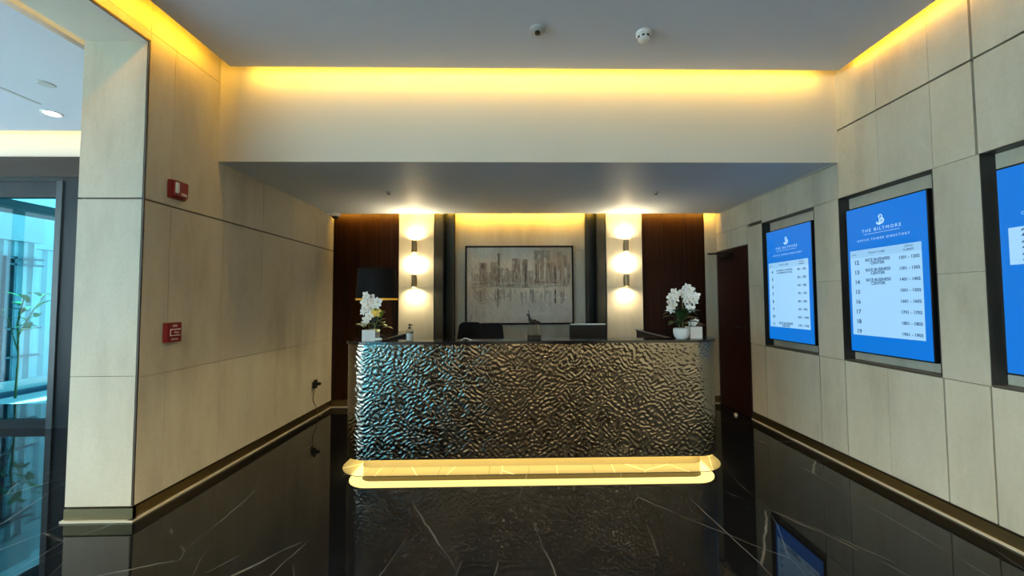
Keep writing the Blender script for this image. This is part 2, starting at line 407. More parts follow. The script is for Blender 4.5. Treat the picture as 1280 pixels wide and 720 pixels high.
# ---- back wall
wb = struct(MB().box(XP, 3.1, YB + .022, YB + .3, 0, ZT).obj('wall_back', M['joint']))
PB = Panels(wb)
def bp(x0, x1, z0, z1, yf, m, g=.0012, name='stone_panel'): return PB.put(x0 + g, x1 - g, yf, YB + .0215, z0 + g, z1 - g, m, name)
for x0, x1 in [(-2.399, -2.05), (-2.05, -1.79), (-1.79, -1.535), (1.681, 1.97), (1.97, 2.26), (2.26, 2.54)]:
    bp(x0, x1, .10, 2.75, YB, 'wood', .0015, 'wood_panel')
for z0, z1 in [(.10, .88), (.88, 1.55), (1.55, 2.2), (2.2, 2.75)]:
    bp(-1.535, -1.078, z0, z1, 5.03, 'stone', .0008); bp(1.204, 1.681, z0, z1, 5.03, 'stone', .0008)
    bp(2.54, XR, z0, z1, YB, 'stone', .0008)
for x0, x1 in [(-.801, .061), (.061, .923)]:
    for z0, z1 in [(.10, .88), (.88, 2.04), (2.04, 2.75)]:
        bp(x0, x1, z0, z1, YB, 'stone', .0006)
def fin(x0, x1, flip=False):
    xa, xb = (x0, x1)
    y_in, y_out = 5.04, 4.985
    pl = [(xa, YB + .02), (xa, y_out if flip else y_in), (xa + .012 if flip else xb - .012, y_out), (xb if not flip else xb, y_out if not flip else y_in), (xb, YB + .02)]
    MB().prism(pl[::-1] if False else pl, .10, 2.75).obj('fluted_fin', M['fin'], wb)
fin(-1.076, -.940); fin(-.938, -.803); fin(.925, 1.060, True); fin(1.062, 1.200, True)
bb = struct(MB().box(XL, XR - .016, YB - .012, YB + .02, .012, .09).obj('baseboard_back', M['bronze']))
MB().box(XL, XR - .016, YB - .022, YB + .02, 0, .012).obj('base_lip', M['bronze_lip'], bb)

# ---- left wall with the square pillar at its end, and header beam over the opening
wl = struct(MB().box(XP + .022, XL - .022, YP + .022, YB + .3, 0, ZT).obj('wall_left', M['joint']))
PL = Panels(wl)
lcols = [(YP + .012, 2.69), (2.69, 3.17), (3.17, 3.66), (3.66, 4.14), (4.14, 4.63), (4.63, YB)]
for y0, y1 in lcols:
    for z0, z1, ga, gb in [(.092, .888, 0, .0015), (.888, 2.036, .0015, .006), (2.036, 3.152, .006, .0015), (3.152, 3.5, .0015, 0)]:
        PL.put(XL - .0218, XL, y0 + .0010, y1 - .0010, z0 + ga, z1 - gb)
for z0, z1, ga, gb in [(.092, .899, 0, .0015), (.899, 2.039, .0015, .006), (2.039, ZH, .006, 0)]:
    PL.put(XP, XL - .012, YP, YP + .0218, z0 + ga, z1 - gb)
    PL.put(XP, XP + .0218, YP + .0228, YB, z0 + ga, z1 - gb)
MB().box(XL - .0115, XL - .002, YP + .002, YP + .0115, .09, ZH).obj('corner_bead', M['joint'], wl)
bl = struct(MB().box(XL - .02, XL + .004, YP, YB - .022, .012, .080).box(XP, XL + .004, YP - .004, YP + .02, .012, .080).obj('baseboard_left', M['bronze']))
MB().box(XL - .018, XL + .018, YP - .018, YB - .022, 0, .012).box(XP - .012, XL + .016, YP - .016, YP + .018, 0, .012).obj('base_lip', M['bronze_lip'], bl)
hd = struct(MB().box(XP, XL - .022, -6.5, YP + .022, ZH + .012, ZT).obj('header_beam', M['paint']))
PH = Panels(hd)
for i in range(9):
    y1 = YP + .012 - i; y0 = y1 - 1 if i < 8 else -6.5
    PH.put(XL - .0218, XL, y0 + .0012, y1 - .0012, ZH + .012, 3.152 - .001); PH.put(XL - .0218, XL, y0 + .0012, y1 - .0012, 3.153, 3.5)
MB().box(XP, XL - .014, -6.5, YP, ZH, ZH + .012).obj('header_soffit', M['paint'], hd)
MB().box(XL - .014, XL - .001, -6.5, YP, ZH - .001, ZH + .011).obj('shadow_trim', M['joint'], hd)

# ---- foyer beyond the opening: glazed front, side and rear
FY = 4.354
wf = struct(MB().box(-4.93, XP, FY, FY + .2, 0, ZT).box(-8, -4.93, FY, FY + .2, 3.01, ZT).obj('wall_foyer', M['paint']))
MB().box(-8, XP - .001, FY - .03, FY - .0005, 2.782, 3.01).obj('dark_lintel', M['header'], wf)
d2 = struct(MB().box(-5.06, -4.72, FY - .02, FY + .12, 0, 2.782).obj('door_2', M['frame']))
MB().box(-7.5, -5.06, FY - .02, FY + .10, 2.735, 2.782).box(-7.5, -5.13, FY + .0, FY + .08, 2.56, 2.74).obj('door_head', M['frame'], d2)
MB().box(-5.131, -5.066, FY - .035, FY + .06, 0, 2.735).box(-5.066, -5.06, FY, FY + .06, 0, 2.7).obj('door_stile', mat('lighter_frame', (.030, .042, .048), .5, 0, spec=.2), d2)
MB().box(-7.5, -5.13, FY - .01, FY + .06, 0.0, .09).obj('door_rail', M['frame'], d2)
MB().box(-6.55, -6.47, FY - .01, FY + .06, .09, 2.56).obj('door_stile', M['frame'], d2)
MB().box(-6.47, -5.132, FY + .02, FY + .03, .09, 2.56).obj('pane', M['glass'], d2)
MB().box(-7.5, -6.55, FY + .02, FY + .03, .09, 2.56).obj('pane', M['glass'], d2)
def glazed(name, horiz, a0, a1, c, n, gm=None):
    t = MB(); g = MB(); z0, z1 = .10, 2.8
    def bx(m, p0, p1, q0, q1, za, zb):
        m.box(q0, q1, p0, p1, za, zb) if not horiz else m.box(p0, p1, q0, q1, za, zb)
    bx(t, a0, a1, c - .05, c + .05, 0, z0); bx(t, a0, a1, c - .05, c + .05, z1, ZT)
    o = None
    for i in range(n + 1):
        p = a0 + (a1 - a0) * i / n; bx(t, p - .035, p + .035, c - .05, c + .05, z0, z1)
    o = struct(t.obj(name, M['frame']))
    for i in range(n):
        m = MB(); p = a0 + (a1 - a0) * i / n; q = a0 + (a1 - a0) * (i + 1) / n
        bx(m, p + .035, q - .035, c - .004, c + .004, z0, z1); m.obj('pane', gm or M['glass_clear'], o)
glazed('window_1', False, -6.5, FY, -7.6, 7)
glazed('window_2', True, -7.6, -4.3, -6.6, 3, M['glass_blue'])
struct(MB().box(-4.3, XP, -6.7, -6.5, 0, ZT).obj('wall_rear_foyer', M['paint']))
# rear of the lobby, behind the photographer
rw = struct(MB().box(XP, 3.1, -6.9, -6.5, 0, ZT).obj('wall_rear', M['cabinet']))
for i in range(6):
    x = XP + .06 + i * .93
    MB().box(x, x + .90, -6.5, -6.47, .1, 3.45).obj('wood_panel' if i in (0, 1, 4, 5) else 'stone_panel', M['wood' if i in (0, 1, 4, 5) else 'stone'], rw)
spots = [(x, y) for y in (-4.9, -3.2, -1.3) for x in (-1.5, .2, 1.9)]
dl0 = None
for i, (x, y) in enumerate(spots):
    if dl0 is None:
        dl0 = thing('downlight', 'recessed lobby downlight behind the viewpoint, in the row farthest back, toward the foyer', 'ceiling light', (x, y, ZC), 'lobby downlights')
        MB().lathe([(.045, -.001), (.06, -.005), (.06, .0), (.045, .0)], n=20, caps=False).obj('trim_ring', M['white'], dl0, 40)
        MB().cyl((0, 0, 0), .044, -.003, -.001).obj('lens', M['downlight'], dl0)
    else: copy_tree(dl0, (x, y, ZC), 'recessed lobby downlight behind the viewpoint, in the row %s, %s' % (('farthest back', 'in the middle', 'nearest the viewpoint')[i // 3], ('toward the foyer', 'midway', 'toward the screens')[i % 3]))
    spot('downlight_lamp', (x, y, ZC - .02), (0, 0, -1), 400, (1, .86, .58), 150, .7, .04)

# ------------------------------------------------------------------ outside the foyer doors
pv = struct(MB().box(-30, XP, FY + .21, 30, -.2, -.02).box(-30, -8.01, -30, FY + .21, -.2, -.02).box(-8.01, 3, -30, -6.91, -.2, -.02).obj('pavement', M['paving']))
far = thing('neighbouring_block', 'pale block with folded metal cladding and a white band above, seen through the foyer door', 'building', (-8.0, 6.2, 0))
MB().box(-1.2, 0, -1.6, .41, 2.38, 2.80).obj('white_band', M['concrete'], far)
MB().box(-1.2, -.14, .41, 4.5, 2.30, 2.80).obj('shaded_band', M['clad'], far)
def folded(y0, y1, pitch, dep, x, z0, z1):
    pl = []; y = y0
    while y < y1:
        pl += [(x, y), (x + dep, y + pitch * .25), (x + dep, y + pitch * .5), (x, y + pitch * .75)]; y += pitch
    pl += [(x - .1, y), (x - .1, y0)]
    return MB().prism(pl, z0, z1)
folded(-1.6, .33, .125, .055, -.10, -.02, 2.37).obj('folded_cladding', M['clad'], far)
folded(.42, 4.5, .16, .05, -.24, -.02, 2.29).obj('folded_cladding', M['clad'], far)
fr_ = MB()
for y in (-.08, .02): fr_.box(-.04, .02, y, y + .03, .0, 2.12)
for z in (1.98, 2.08, .95, .50): fr_.box(-.04, .02, -.05, .40, z, z + .03)
fr_.obj('gate_frame', mat('slate_blue_metal', (.10, .16, .20), .5, .3), far)
tag(MB().box(-7.47, -6.97, 4.6, 9.0, 2.70, 2.81).obj('canopy_beam', M['beam']), 'dark canopy beam crossing above the outdoor cladding, behind the foyer glass', 'beam')
tag(MB().bbox(-7.94, -7.78, 4.7, 6.58, -.02, .16, .01).obj('pale_kerb', M['kerb']), 'low white kerb at the foot of the cladding outside the foyer glass', 'kerb')
tag(MB().box(-7.66, -7.52, 4.62, 8.0, -.02, .045).obj('low_barrier', mat('dark_blue_rail', (.02, .06, .10), .4, .3)), 'low dark rail close to the ground outside the foyer door glass', 'rail')
tag(MB().cyl((-7.05, 5.25, 0), .035, -.02, 1.72).ell((-7.05, 5.25, 1.72), .035, .035, .03).obj('bollard_post', mat('blue_post', (.01, .035, .11), .4), None, 40), 'slim dark blue post standing outside the foyer door', 'post')
pl_ = thing('outdoor_plant', 'leafy green plant growing outside the foyer door in front of the pale cladding', 'plant', (-7.34, 5.80, -.02))
MB().tube([(0, 0, 0), (.02, 0, .6), (-.02, 0, 1.1), (.0, .05, 1.5)], [.014, .012, .010, .006]).tube([(0, 0, .9), (.06, .12, 1.3), (.02, .30, 1.55), (-.02, .42, 1.5)], [.008, .007, .006, .003]).tube([(0, 0, .7), (0, -.12, 1.15), (0, -.32, 1.38)], [.008, .006, .003]).obj('stem', M['stem'], pl_, 60)
def leaf_mesh(L, W, bend, mat_):
    m = MB(); n = 6; vs = []; fs = []
    for i in range(n + 1):
        t = i / n; wd = W * math.sin(PI * min(1, t * .92 + .06)) ** .7 * (1 if t < 1 else .05); z = L * t * .55 - bend * t * t * L; x = L * t
        for s_ in (-1, 0, 1): vs.append((x, s_ * wd / 2, z + abs(s_) * .12 * wd))
    for i in range(n):
        for q in range(2): a = i * 3 + q; fs.append((a, a + 1, a + 4, a + 3))
    m.add(vs, fs); return m.mesh('leaf', mat_, 180)
lm = leaf_mesh(.32, .11, .5, mat('outdoor_leaf', (.04, .22, .07), .5))
for i in range(14):
    o = link('leaf', lm, pl_, (0, .10 * (i % 3), .95 + i * .045)); o.rotation_euler = (0, random.uniform(-.5, .4), i * 2.4); o.scale = (.8, .8, .8)

# foyer ceiling fittings
rl = thing('recessed_light', 'bright oval-looking recessed light in the blue-lit foyer ceiling', 'ceiling light', (-4.59, 3.80, 3.245))
MB().lathe([(.058, 0), (.058, -.004), (.075, -.006), (.078, 0)], n=24, caps=False).obj('trim_ring', M['white'], rl, 40)
MB().cyl((0, 0, 0), .058, -.004, -.001, 24).obj('lens', M['downlight'], rl)
spot('recessed_lamp', (-4.59, 3.80, 3.22), (0, 0, -1), 25, (1, .92, .8), 110, .6, .05)
tag(MB().box(-4.50, -4.47, 3.28, 3.62, 3.241, 3.2455).obj('slot_diffuser', M['greyplastic']), 'thin slot diffuser line beside the recessed light in the foyer ceiling', 'vent')
tag(MB().lathe([(.001, -.012), (.05, -.010), (.06, 0)], (-4.02, 3.28, 3.245), 20).obj('ceiling_sensor', M['greyplastic'], None, 40), 'small flat grey disc on the foyer ceiling nearer than the recessed light', 'sensor')

# ------------------------------------------------------------------ reception desk
DX0, DX1, DYF, DR, DYB = -1.415, 1.692, 3.096, .22, 4.25
def outline(off=0., step=.05, yb=DYB):
    x0, x1, yf, r = DX0 + off, DX1 - off, DYF + off, max(.03, DR - off)
    pts = []
    def seg(a, c):
        n = max(1, int(math.hypot(c[0] - a[0], c[1] - a[1]) / step))
        for i in range(n): pts.append((a[0] + (c[0] - a[0]) * i / n, a[1] + (c[1] - a[1]) * i / n))
    def arc(cx, cy, a0, a1):
        n = max(6, int(abs(a1 - a0) * r / step))
        for i in range(n): a = a0 + (a1 - a0) * i / n; pts.append((cx + r * math.cos(a), cy + r * math.sin(a)))
    seg((x0, yb), (x0, yf + r)); arc(x0 + r, yf + r, PI, 1.5 * PI); seg((x0 + r, yf), (x1 - r, yf)); arc(x1 - r, yf + r, 1.5 * PI, 2 * PI); seg((x1, yf + r), (x1, yb)); pts.append((x1, yb))
    return pts
desk = thing('reception_desk', 'curved reception desk clad in rippled dark steel with a black stone counter and lit base', 'desk', (0, 0, 0))
def ripple_front():
    step = .0046; pts = np.array(outline(0, step, 4.1)); z = np.arange(.11, 1.0185, step); z[-1] = 1.018
    s = np.concatenate([[0], np.cumsum(np.hypot(*np.diff(pts, axis=0).T))])
    t = np.gradient(pts, axis=0); t /= np.linalg.norm(t, axis=1)[:, None]; nrm = np.stack([t[:, 1], -t[:, 0]], 1)
    S, Z = np.meshgrid(s, z, indexing='ij')
    wx = .012 * np.sin(S * 21 + 1.3 * np.sin(Z * 17)) + .010 * np.sin(Z * 33 + S * 9); wz = .012 * np.sin(Z * 19 + 2 * np.sin(S * 13)) + .009 * np.sin(S * 41)
    h = np.zeros_like(S)
    K = 70
    for k in range(K):
        lam = RNG.uniform(.018, .045); sgn = 1 if RNG.random() < .5 else -1; ang = sgn * RNG.normal(.95, .38)
        q = 2 * PI / lam
        h += np.cos(q * ((S + wx) * math.cos(ang) + (Z + wz) * math.sin(ang)) + RNG.uniform(0, 2 * PI)) * (lam / .04)
    h /= np.sqrt(K / 2); h = np.tanh(h * 1.1)
    env = np.clip((Z - .11) / .012, 0, 1) * np.clip((1.018 - Z) / .012, 0, 1)
    d = h * .0014 * env
    X = pts[:, 0][:, None] + nrm[:, 0][:, None] * d; Y = pts[:, 1][:, None] + nrm[:, 1][:, None] * d
    V = np.stack([X, Y, Z], -1).reshape(-1, 3); n, m = S.shape
    i = np.arange(n - 1)[:, None]; j = np.arange(m - 1)[None]
    a = i * m + j; F = np.stack([a, a + m, a + m + 1, a + 1], -1).reshape(-1, 4)
    me = bpy.data.meshes.new('rippled_front'); me.vertices.add(len(V)); me.vertices.foreach_set('co', V.ravel())
    me.loops.add(F.size); me.loops.foreach_set('vertex_index', F.ravel().astype(np.int32)); me.polygons.add(len(F))
    me.polygons.foreach_set('loop_start', np.arange(0, F.size, 4, dtype=np.int32)); me.polygons.foreach_set('use_smooth', np.ones(len(F), bool))
    me.update(calc_edges=True); me.validate(); me.materials.append(M['ripple']); return me
link('rippled_front', ripple_front(), desk)
IX0, IX1, IYF = -1.133, 1.338, 3.276
def ushape(off, z0, z1, yb=DYB, ix0=IX0, ix1=IX1, iy=IYF):
    o = outline(off, .06, yb); poly = o + [(ix1, yb), (ix1, iy), (ix0, iy), (ix0, yb)]
    bm = bmesh.new(); vs = [bm.verts.new((x, y, z0)) for x, y in poly]; f = bm.faces.new(vs)
    r = bmesh.ops.extrude_face_region(bm, geom=[f])
    for v in r['geom']:
        if isinstance(v, bmesh.types.BMVert): v.co.z = z1
    bmesh.ops.recalc_face_normals(bm, faces=bm.faces[:]); bmesh.ops.triangulate(bm, faces=[f for f in bm.faces if len(f.verts) > 4])
    return MB().bm(bm)
ushape(-.015, 1.019, 1.042).obj('counter_top', M['counter'], desk)
ushape(.008, .112, 1.0185, DYB - .01).obj('carcass', M['cabinet'], desk)
ushape(.125, .0, .1115, DYB - .02).obj('plinth', M['plinth'], desk)
for x in (IX1 - .008, IX0 + .001): MB().box(x, x + .007, IYF, DYB, 1.030, 1.0425).obj('counter_trim', M['steel'], desk)
MB().box(IX0 + .002, IX1 - .002, IYF + .002, 4.0, .70, .74).obj('work_surface', M['cabinet'], desk)
# the light strip under the overhang
st = outline(.03, .05, 3.9); st2 = outline(.045, .05, 3.9)
def band(p, q, z0, z1):
    m = MB()
    n = min(len(p), len(q)); vs = []
    for i in range(n): vs += [(*p[i], z0), (*q[i], z0), (*p[i], z1), (*q[i], z1)]
    fs = []
    for i in range(n - 1):
        a = 4 * i; c = a + 4
        fs += [(a, a + 1, c + 1, c), (a + 2, c + 2, c + 3, a + 3), (a, c, c + 2, a + 2), (a + 1, a + 3, c + 3, c + 1)]
    return m.add(vs, fs)
def resample(p, n):
    p = np.array(p); s = np.concatenate([[0], np.cumsum(np.hypot(*np.diff(p, axis=0).T))]); u = np.linspace(0, s[-1], n)
    return list(zip(np.interp(u, s, p[:, 0]), np.interp(u, s, p[:, 1])))
# same parameter on both offsets: sample by section
def offset_pair(a, c, n=26):
    out = []
    for off in (a, c):
        x0, x1, yf, r = DX0 + off, DX1 - off, DYF + off, max(.03, DR - off); pts = [(x0, 3.9), (x0, yf + r)]
        pts += [(x0 + r + r * math.cos(PI + PI / 2 * i / n), yf + r + r * math.sin(PI + PI / 2 * i / n)) for i in range(1, n + 1)]
        pts += [(x1 - r + r * math.cos(1.5 * PI + PI / 2 * i / n), yf + r + r * math.sin(1.5 * PI + PI / 2 * i / n)) for i in range(0, n + 1)] + [(x1, 3.9)]
        out.append(pts)
    return out
pa, pc = offset_pair(.018, .118)
def glow_border():
    wl_ = struct(bpy.data.objects.new('added_glow_border', None)); COL.objects.link(wl_); wl_['kind'] = 'structure'  # added pale ring, catching base light that black marble would lose
    n = 26; pi, po = offset_pair(.124, -.032)
    cuts = [0, 1, 14, len(pi) // 2 - 13]
    xs = [-1.0, -.62, -.22, .1, .62, 1.02, 1.12, 1.27]
    def flat(x0, x1): MB().box(x0 + .001, x1 - .001, DYF - .032, DYF + .124, .0005, .003).obj('added_glow_strip', M['glow_border'], wl_)
    xa, xb = DX0 + DR, DX1 - DR
    ed = [xa] + [x for x in xs if xa < x < xb] + [xb]
    for a, c in zip(ed[:-1], ed[1:]): flat(a, c)
    half = len(pi) // 2
    for k0, k1 in ((1, n + 1), (n + 2, 2 * n + 2)):
        p = [pi[k] for k in range(k0, k1 + 1 if k1 + 1 <= len(pi) else len(pi))]; q_ = [po[k] for k in range(k0, k1 + 1 if k1 + 1 <= len(po) else len(po))]
        MB().prism(p + q_[::-1], .0005, .003).obj('added_glow_strip', M['glow_border'], wl_)
    for x0, x1 in ((DX0 - .032, DX0 + .124), (DX1 - .124, DX1 + .032)): MB().box(x0, x1, DYF + DR + .001, 3.95, .0005, .003).obj('added_glow_strip', M['glow_border'], wl_)
glow_border()
band(pa, pc, .106, .1118).obj('light_strip', M['led'], desk)

# ------------------------------------------------------------------ lamp, flowers and small things on the desk
CZ = 1.0425
lp = thing('table_lamp', 'table lamp with a black drum shade and gold rim, standing behind the flowers', 'lamp', (-1.285, 3.56, CZ))
MB().lathe([(.07, 0), (.07, .012), (.02, .02)], n=24).obj('base', M['black'], lp, 40)
MB().lathe([(.02, .02), (.045, .08), (.05, .16), (.03, .26), (.012, .30), (.012, .42)], n=24).obj('stem', M['black'], lp, 50)
zb, zt_, rb, rt = .352, .622, .182, .165
sh = MB().lathe([(rb, zb), (rt, zt_)], n=48, caps=False).lathe([(rt, zt_), (.001, zt_ - .004)], n=48, caps=False).obj('shade', M['shade'], lp, 40)
MB().lathe([(rb - .003, zb), (rt - .003, zt_ - .006), (.001, zt_ - .008)], n=48, caps=False).obj('shade_lining', M['gold_in'], sh, 40)
MB().lathe([(rb - .003, zb - .016), (rb + .002, zb - .016), (rb + .001, zb), (rb - .003, zb), (rb - .003, zb - .016)], n=48, caps=False).obj('shade_rim', M['rim'], sh)
MB().ell((0, 0, .47), .03, .03, .04).obj('bulb', M['bulb'], lp, 60)
point('table_lamp_light', (-1.285, 3.56, CZ + .44), 24, (1, .88, .5), .03)

def flower_mesh(mt, lip):
    m = MB()
    for k in range(5):
        a = PI / 2 + k * 2 * PI / 5; L = .030 if k % 2 == 0 or k == 0 else .033; W = .030 if k in (1, 4) else .020
        vs = []; fs = []; n = 4
        for i in range(n + 1):
            t = i / n; wd = W * math.sin(PI * (.1 + .84 * t)); y = .003 + L * t
            for s_ in (-1, 0, 1): vs.append(Matrix.Rotation(a - PI / 2, 3, 'Y') @ Vector((s_ * wd / 2, -.010 * math.sin(t * 2.2) + .004 * abs(s_), y)))
        for i in range(n):
            for q in range(2): b0 = i * 3 + q; fs.append((b0, b0 + 1, b0 + 4, b0 + 3))
        m.add(vs, fs)
    m.cur = 1; m.ell((0, -.008, -.004), .0045, .006, .0045, 8, 5)
    return m.mesh('flower', [mt, lip], 180)
FM = flower_mesh(M['petal'], M['lip']); FY_ = flower_mesh(M['yellowpetal'], M['lip'])
LMd = leaf_mesh(.15, .065, .55, M['leaf']); LMl = leaf_mesh(.085, .045, .4, M['leaf2'])
def put_flower(par, p, sc, fm=FM, yaw=0, tilt=0, roll=0):
    o = link('flower', fm, par, p); o.scale = (sc, sc, sc); o.rotation_euler = (tilt, roll, yaw); return o

# orchid in the square pot (end of the desk by the lamp)
q = thing('potted_orchid', 'white orchid with a yellow bloom in a square pale pot', 'plant', (-1.195, 3.185, CZ), 'orchids on the desk')
pt_ = MB().bbox(-.054, .054, -.054, .054, 0, .092, .004).obj('pot', M['ceramic'], q)
MB().box(-.047, .047, -.047, .047, .09, .095).obj('moss', M['soil'], pt_)
MB().tube([(-.01, 0, .09), (-.035, .0, .18), (-.02, .0, .30), (.02, -.01, .36), (.07, -.02, .33)], [.004, .004, .003, .003, .002], 6).obj('stem', M['stem'], q, 60)
MB().tube([(.02, 0, .09), (.05, 0, .16), (.06, -.01, .22)], [.004, .003, .003], 6).obj('stem', M['stem'], q, 60)
for (x, z, s_) in [(-.026, .372, 1.1), (.005, .352, 1.15), (-.052, .318, 1.1), (.028, .325, 1.2), (-.02, .30, 1.2), (.072, .318, 1.25), (.05, .285, 1.1), (-.04, .262, 1.0), (.01, .262, 1.15), (-.062, .238, .9), (.0, .205, 1.15), (.035, .225, 1.0), (-.03, .178, 1.05), (-.05, .145, .8)]:
    put_flower(q, (x, -.03 + random.uniform(-.015, .02), z), s_ * 1.05, FM, random.uniform(-.5, .5), random.uniform(-.3, .3), random.uniform(-.5, .5))
put_flower(q, (.058, -.04, .232), 1.2, FY_, .2, -.2); put_flower(q, (.04, -.04, .225), .9, FY_, -.3, .1)
for i, (x, z, a, e) in enumerate([(.05, .15, .2, -.2), (.07, .12, -.4, .1), (.06, .18, .6, -.5), (.09, .15, -1.0, .2), (.03, .13, -1.6, .0), (-.05, .11, 3.0, -.2), (-.06, .12, 2.5, .1), (.08, .19, -.7, -.6), (.1, .11, .1, .3), (.06, .09, -1.2, .3), (-.03, .12, -2.2, -.1), (.05, .2, -1.5, -.8)]):
    o = link('leaf', LMl, q, (x, -.02, z)); o.rotation_euler = (0, e, a)

# orchid in the round bowl
q = thing('potted_orchid', 'tall white orchid with dark leaves in a round pale bowl', 'plant', (1.374, 3.165, CZ), 'orchids on the desk')
pt_ = MB().lathe([(.040, 0), (.056, .02), (.064, .055), (.060, .085), (.056, .088), (.054, .08)], n=28).obj('bowl', M['ceramic'], q, 50)
MB().cyl((0, 0, 0), .053, .078, .082).obj('moss', M['soil'], pt_)
MB().tube([(-.012, 0, .08), (-.03, 0, .2), (-.025, 0, .33), (-.06, -.01, .40), (-.10, -.02, .36), (-.12, -.02, .28)], [.004, .004, .003, .003, .002, .002], 6).obj('stem', M['stem'], q, 60)
MB().tube([(.012, 0, .08), (.02, 0, .22), (.01, 0, .37), (.04, -.01, .43), (.09, -.02, .39), (.115, -.02, .33)], [.004, .004, .003, .003, .002, .002], 6).obj('stem', M['stem'], q, 60)
for (x, z, s_) in [(-.075, .385, 1.15), (-.05, .365, 1.0), (-.10, .345, 1.1), (-.065, .335, 1.15), (-.105, .30, 1.05), (-.075, .285, 1.1), (-.11, .25, .9), (-.08, .238, .9),
                   (.035, .425, 1.1), (.06, .405, 1.15), (.005, .385, 1.1), (.035, .37, 1.15), (.075, .365, 1.15), (.04, .335, 1.15), (.09, .335, 1.15), (.11, .355, 1.0), (.02, .315, 1.0), (.10, .31, 1.0), (.065, .305, .9), (.068, .25, 1.0), (.055, .262, .8)]:
    put_flower(q, (x, -.03 + random.uniform(-.015, .02), z), s_ * 1.06, FM, random.uniform(-.5, .5), random.uniform(-.3, .3), random.uniform(-.5, .5))
for i, (x, z, a, e) in enumerate([(.01, .15, .1, -.1), (-.01, .16, 3.2, -.1), (.0, .18, .6, -.35), (-.01, .18, 2.6, -.35), (.02, .13, -.5, .1), (-.02, .13, -2.5, .1), (.01, .20, -.2, -.2), (-.01, .20, -2.9, -.2), (.0, .16, -1.6, -.7), (.0, .14, -1.2, -.2), (-.02, .11, -2.0, -.3), (.02, .19, -.9, -.3), (.0, .21, -3.3, .1), (.0, .22, .0, .2), (-.01, .17, -2.3, -.5), (.02, .16, -.6, -.5)]):
    o = link('leaf', LMd, q, (x, 0, z)); o.rotation_euler = (0, e, a)

q = thing('square_planter', 'small square white planter with a few pale blooms, beside the tall orchid bowl', 'plant', (1.502, 3.22, CZ))
pt_ = MB().bbox(-.052, .052, -.052, .052, 0, .098, .004).obj('pot', M['ceramic2'], q)
MB().box(-.045, .045, -.045, .045, .096, .101).obj('moss', M['soil'], pt_)
for x, z, s_ in [(-.03, .13, .9), (.01, .145, .8), (-.005, .12, .8)]: put_flower(q, (x, -.02, z), s_, FM, random.uniform(-.4, .4), .2)
LMr = leaf_mesh(.09, .02, .2, mat('reddish_leaf', (.22, .10, .06), .5))
for a, e in [(.1, .35), (.4, .1), (-.3, .2)]:
    o = link('leaf', LMr, q, (.02, -.01, .10)); o.rotation_euler = (0, e, a)
for a in (2.4, 3.3):
    o = link('leaf', LMl, q, (0, 0, .10)); o.rotation_euler = (0, -.1, a)

q = thing('pump_bottle', 'clear hand sanitizer bottle with a dark pump, standing on the black counter', 'bottle', (-.872, 3.16, CZ))
MB().lathe([(.026, 0), (.030, .006), (.030, .078), (.022, .094), (.011, .100)], n=24).obj('body', M['bottle'], q, 40)
MB().lathe([(.0265, .004), (.0265, .06), (.001, .062)], n=20).obj('gel', mat('clear_gel', (.55, .60, .62), .2), q, 40)
MB().lathe([(.013, .098), (.013, .112), (.005, .114), (.005, .126), (.012, .128), (.012, .136)], n=16).tube([(0, 0, .131), (.022, -.012, .131), (.027, -.014, .126)], .004, 6).obj('pump', M['black'], q, 40)

q = thing('card_holder', 'tiny pale card holder on the counter next to the square orchid pot', 'card holder', (-1.115, 3.135, CZ))
MB().box(-.028, .028, -.012, .012, 0, .006).box(-.028, .028, .009, .012, .006, .03).box(-.028, .028, -.012, -.009, .006, .016).obj('tray', M['bottle'], q)
MB().box(-.025, .025, -.006, .008, .006, .026).obj('cards', M['paper'], q)

# crumpled white paper
def paper():
    m = MB(); n = 9; vs = []; fs = []
    for i in range(n):
        for j in range(5):
            u = i / (n - 1); v = j / 4
            vs.append((-.045 + .09 * u, -.03 + .06 * v, .004 + .022 * math.sin(PI * min(1, u * 1.1)) * (1 - .5 * v) + .004 * math.sin(i * 2.3 + j * 1.7)))
    for i in range(n - 1):
        for j in range(4): a = i * 5 + j; fs.append((a, a + 5, a + 6, a + 1))
    o = m.add(vs, fs).obj('crumpled_paper', M['paper'], None, 60, (-.405, 3.13, CZ))
    s = o.modifiers.new('thick', 'SOLIDIFY'); s.thickness = .0015; return o
tag(paper(), 'small crumpled white paper lying on the black counter in front of the office chairs', 'paper')

# deer figurine
q = thing('deer_figurine', 'dark deer figurine on slender brass legs and a black block, standing mid counter', 'figurine', (.150, 3.17, CZ))
MB().bbox(-.056, .056, -.028, .028, 0, .040, .003).obj('block', M['black'], q)
def skin(name, verts, edges, radii, m, parent, levels=2):
    me = bpy.data.meshes.new(name); me.from_pydata(verts, edges, []); me.materials.append(m)
    o = link(name, me, parent); sk = o.modifiers.new('skin', 'SKIN'); sk.use_smooth_shade = True
    for v, r in zip(me.skin_vertices[0].data, radii): v.radius = (r, r)
    me.skin_vertices[0].data[0].use_root = True
    ss = o.modifiers.new('sub', 'SUBSURF'); ss.levels = levels; ss.render_levels = levels; return o
V_ = [(.0, 0, .148), (-.03, 0, .150), (.036, 0, .150), (-.040, 0, .180), (-.044, 0, .212), (-.058, 0, .206), (-.066, 0, .203), (.050, 0, .146),
      (-.028, -.009, .128), (-.028, .009, .128), (.034, -.009, .128), (.034, .009, .128)]
E_ = [(0, 1), (0, 2), (1, 3), (3, 4), (4, 5), (5, 6), (2, 7), (1, 8), (1, 9), (2, 10), (2, 11)]
skin('body', V_, E_, [.019, .019, .020, .011, .009, .007, .004, .005, .007, .007, .009, .009], M['black'], q)
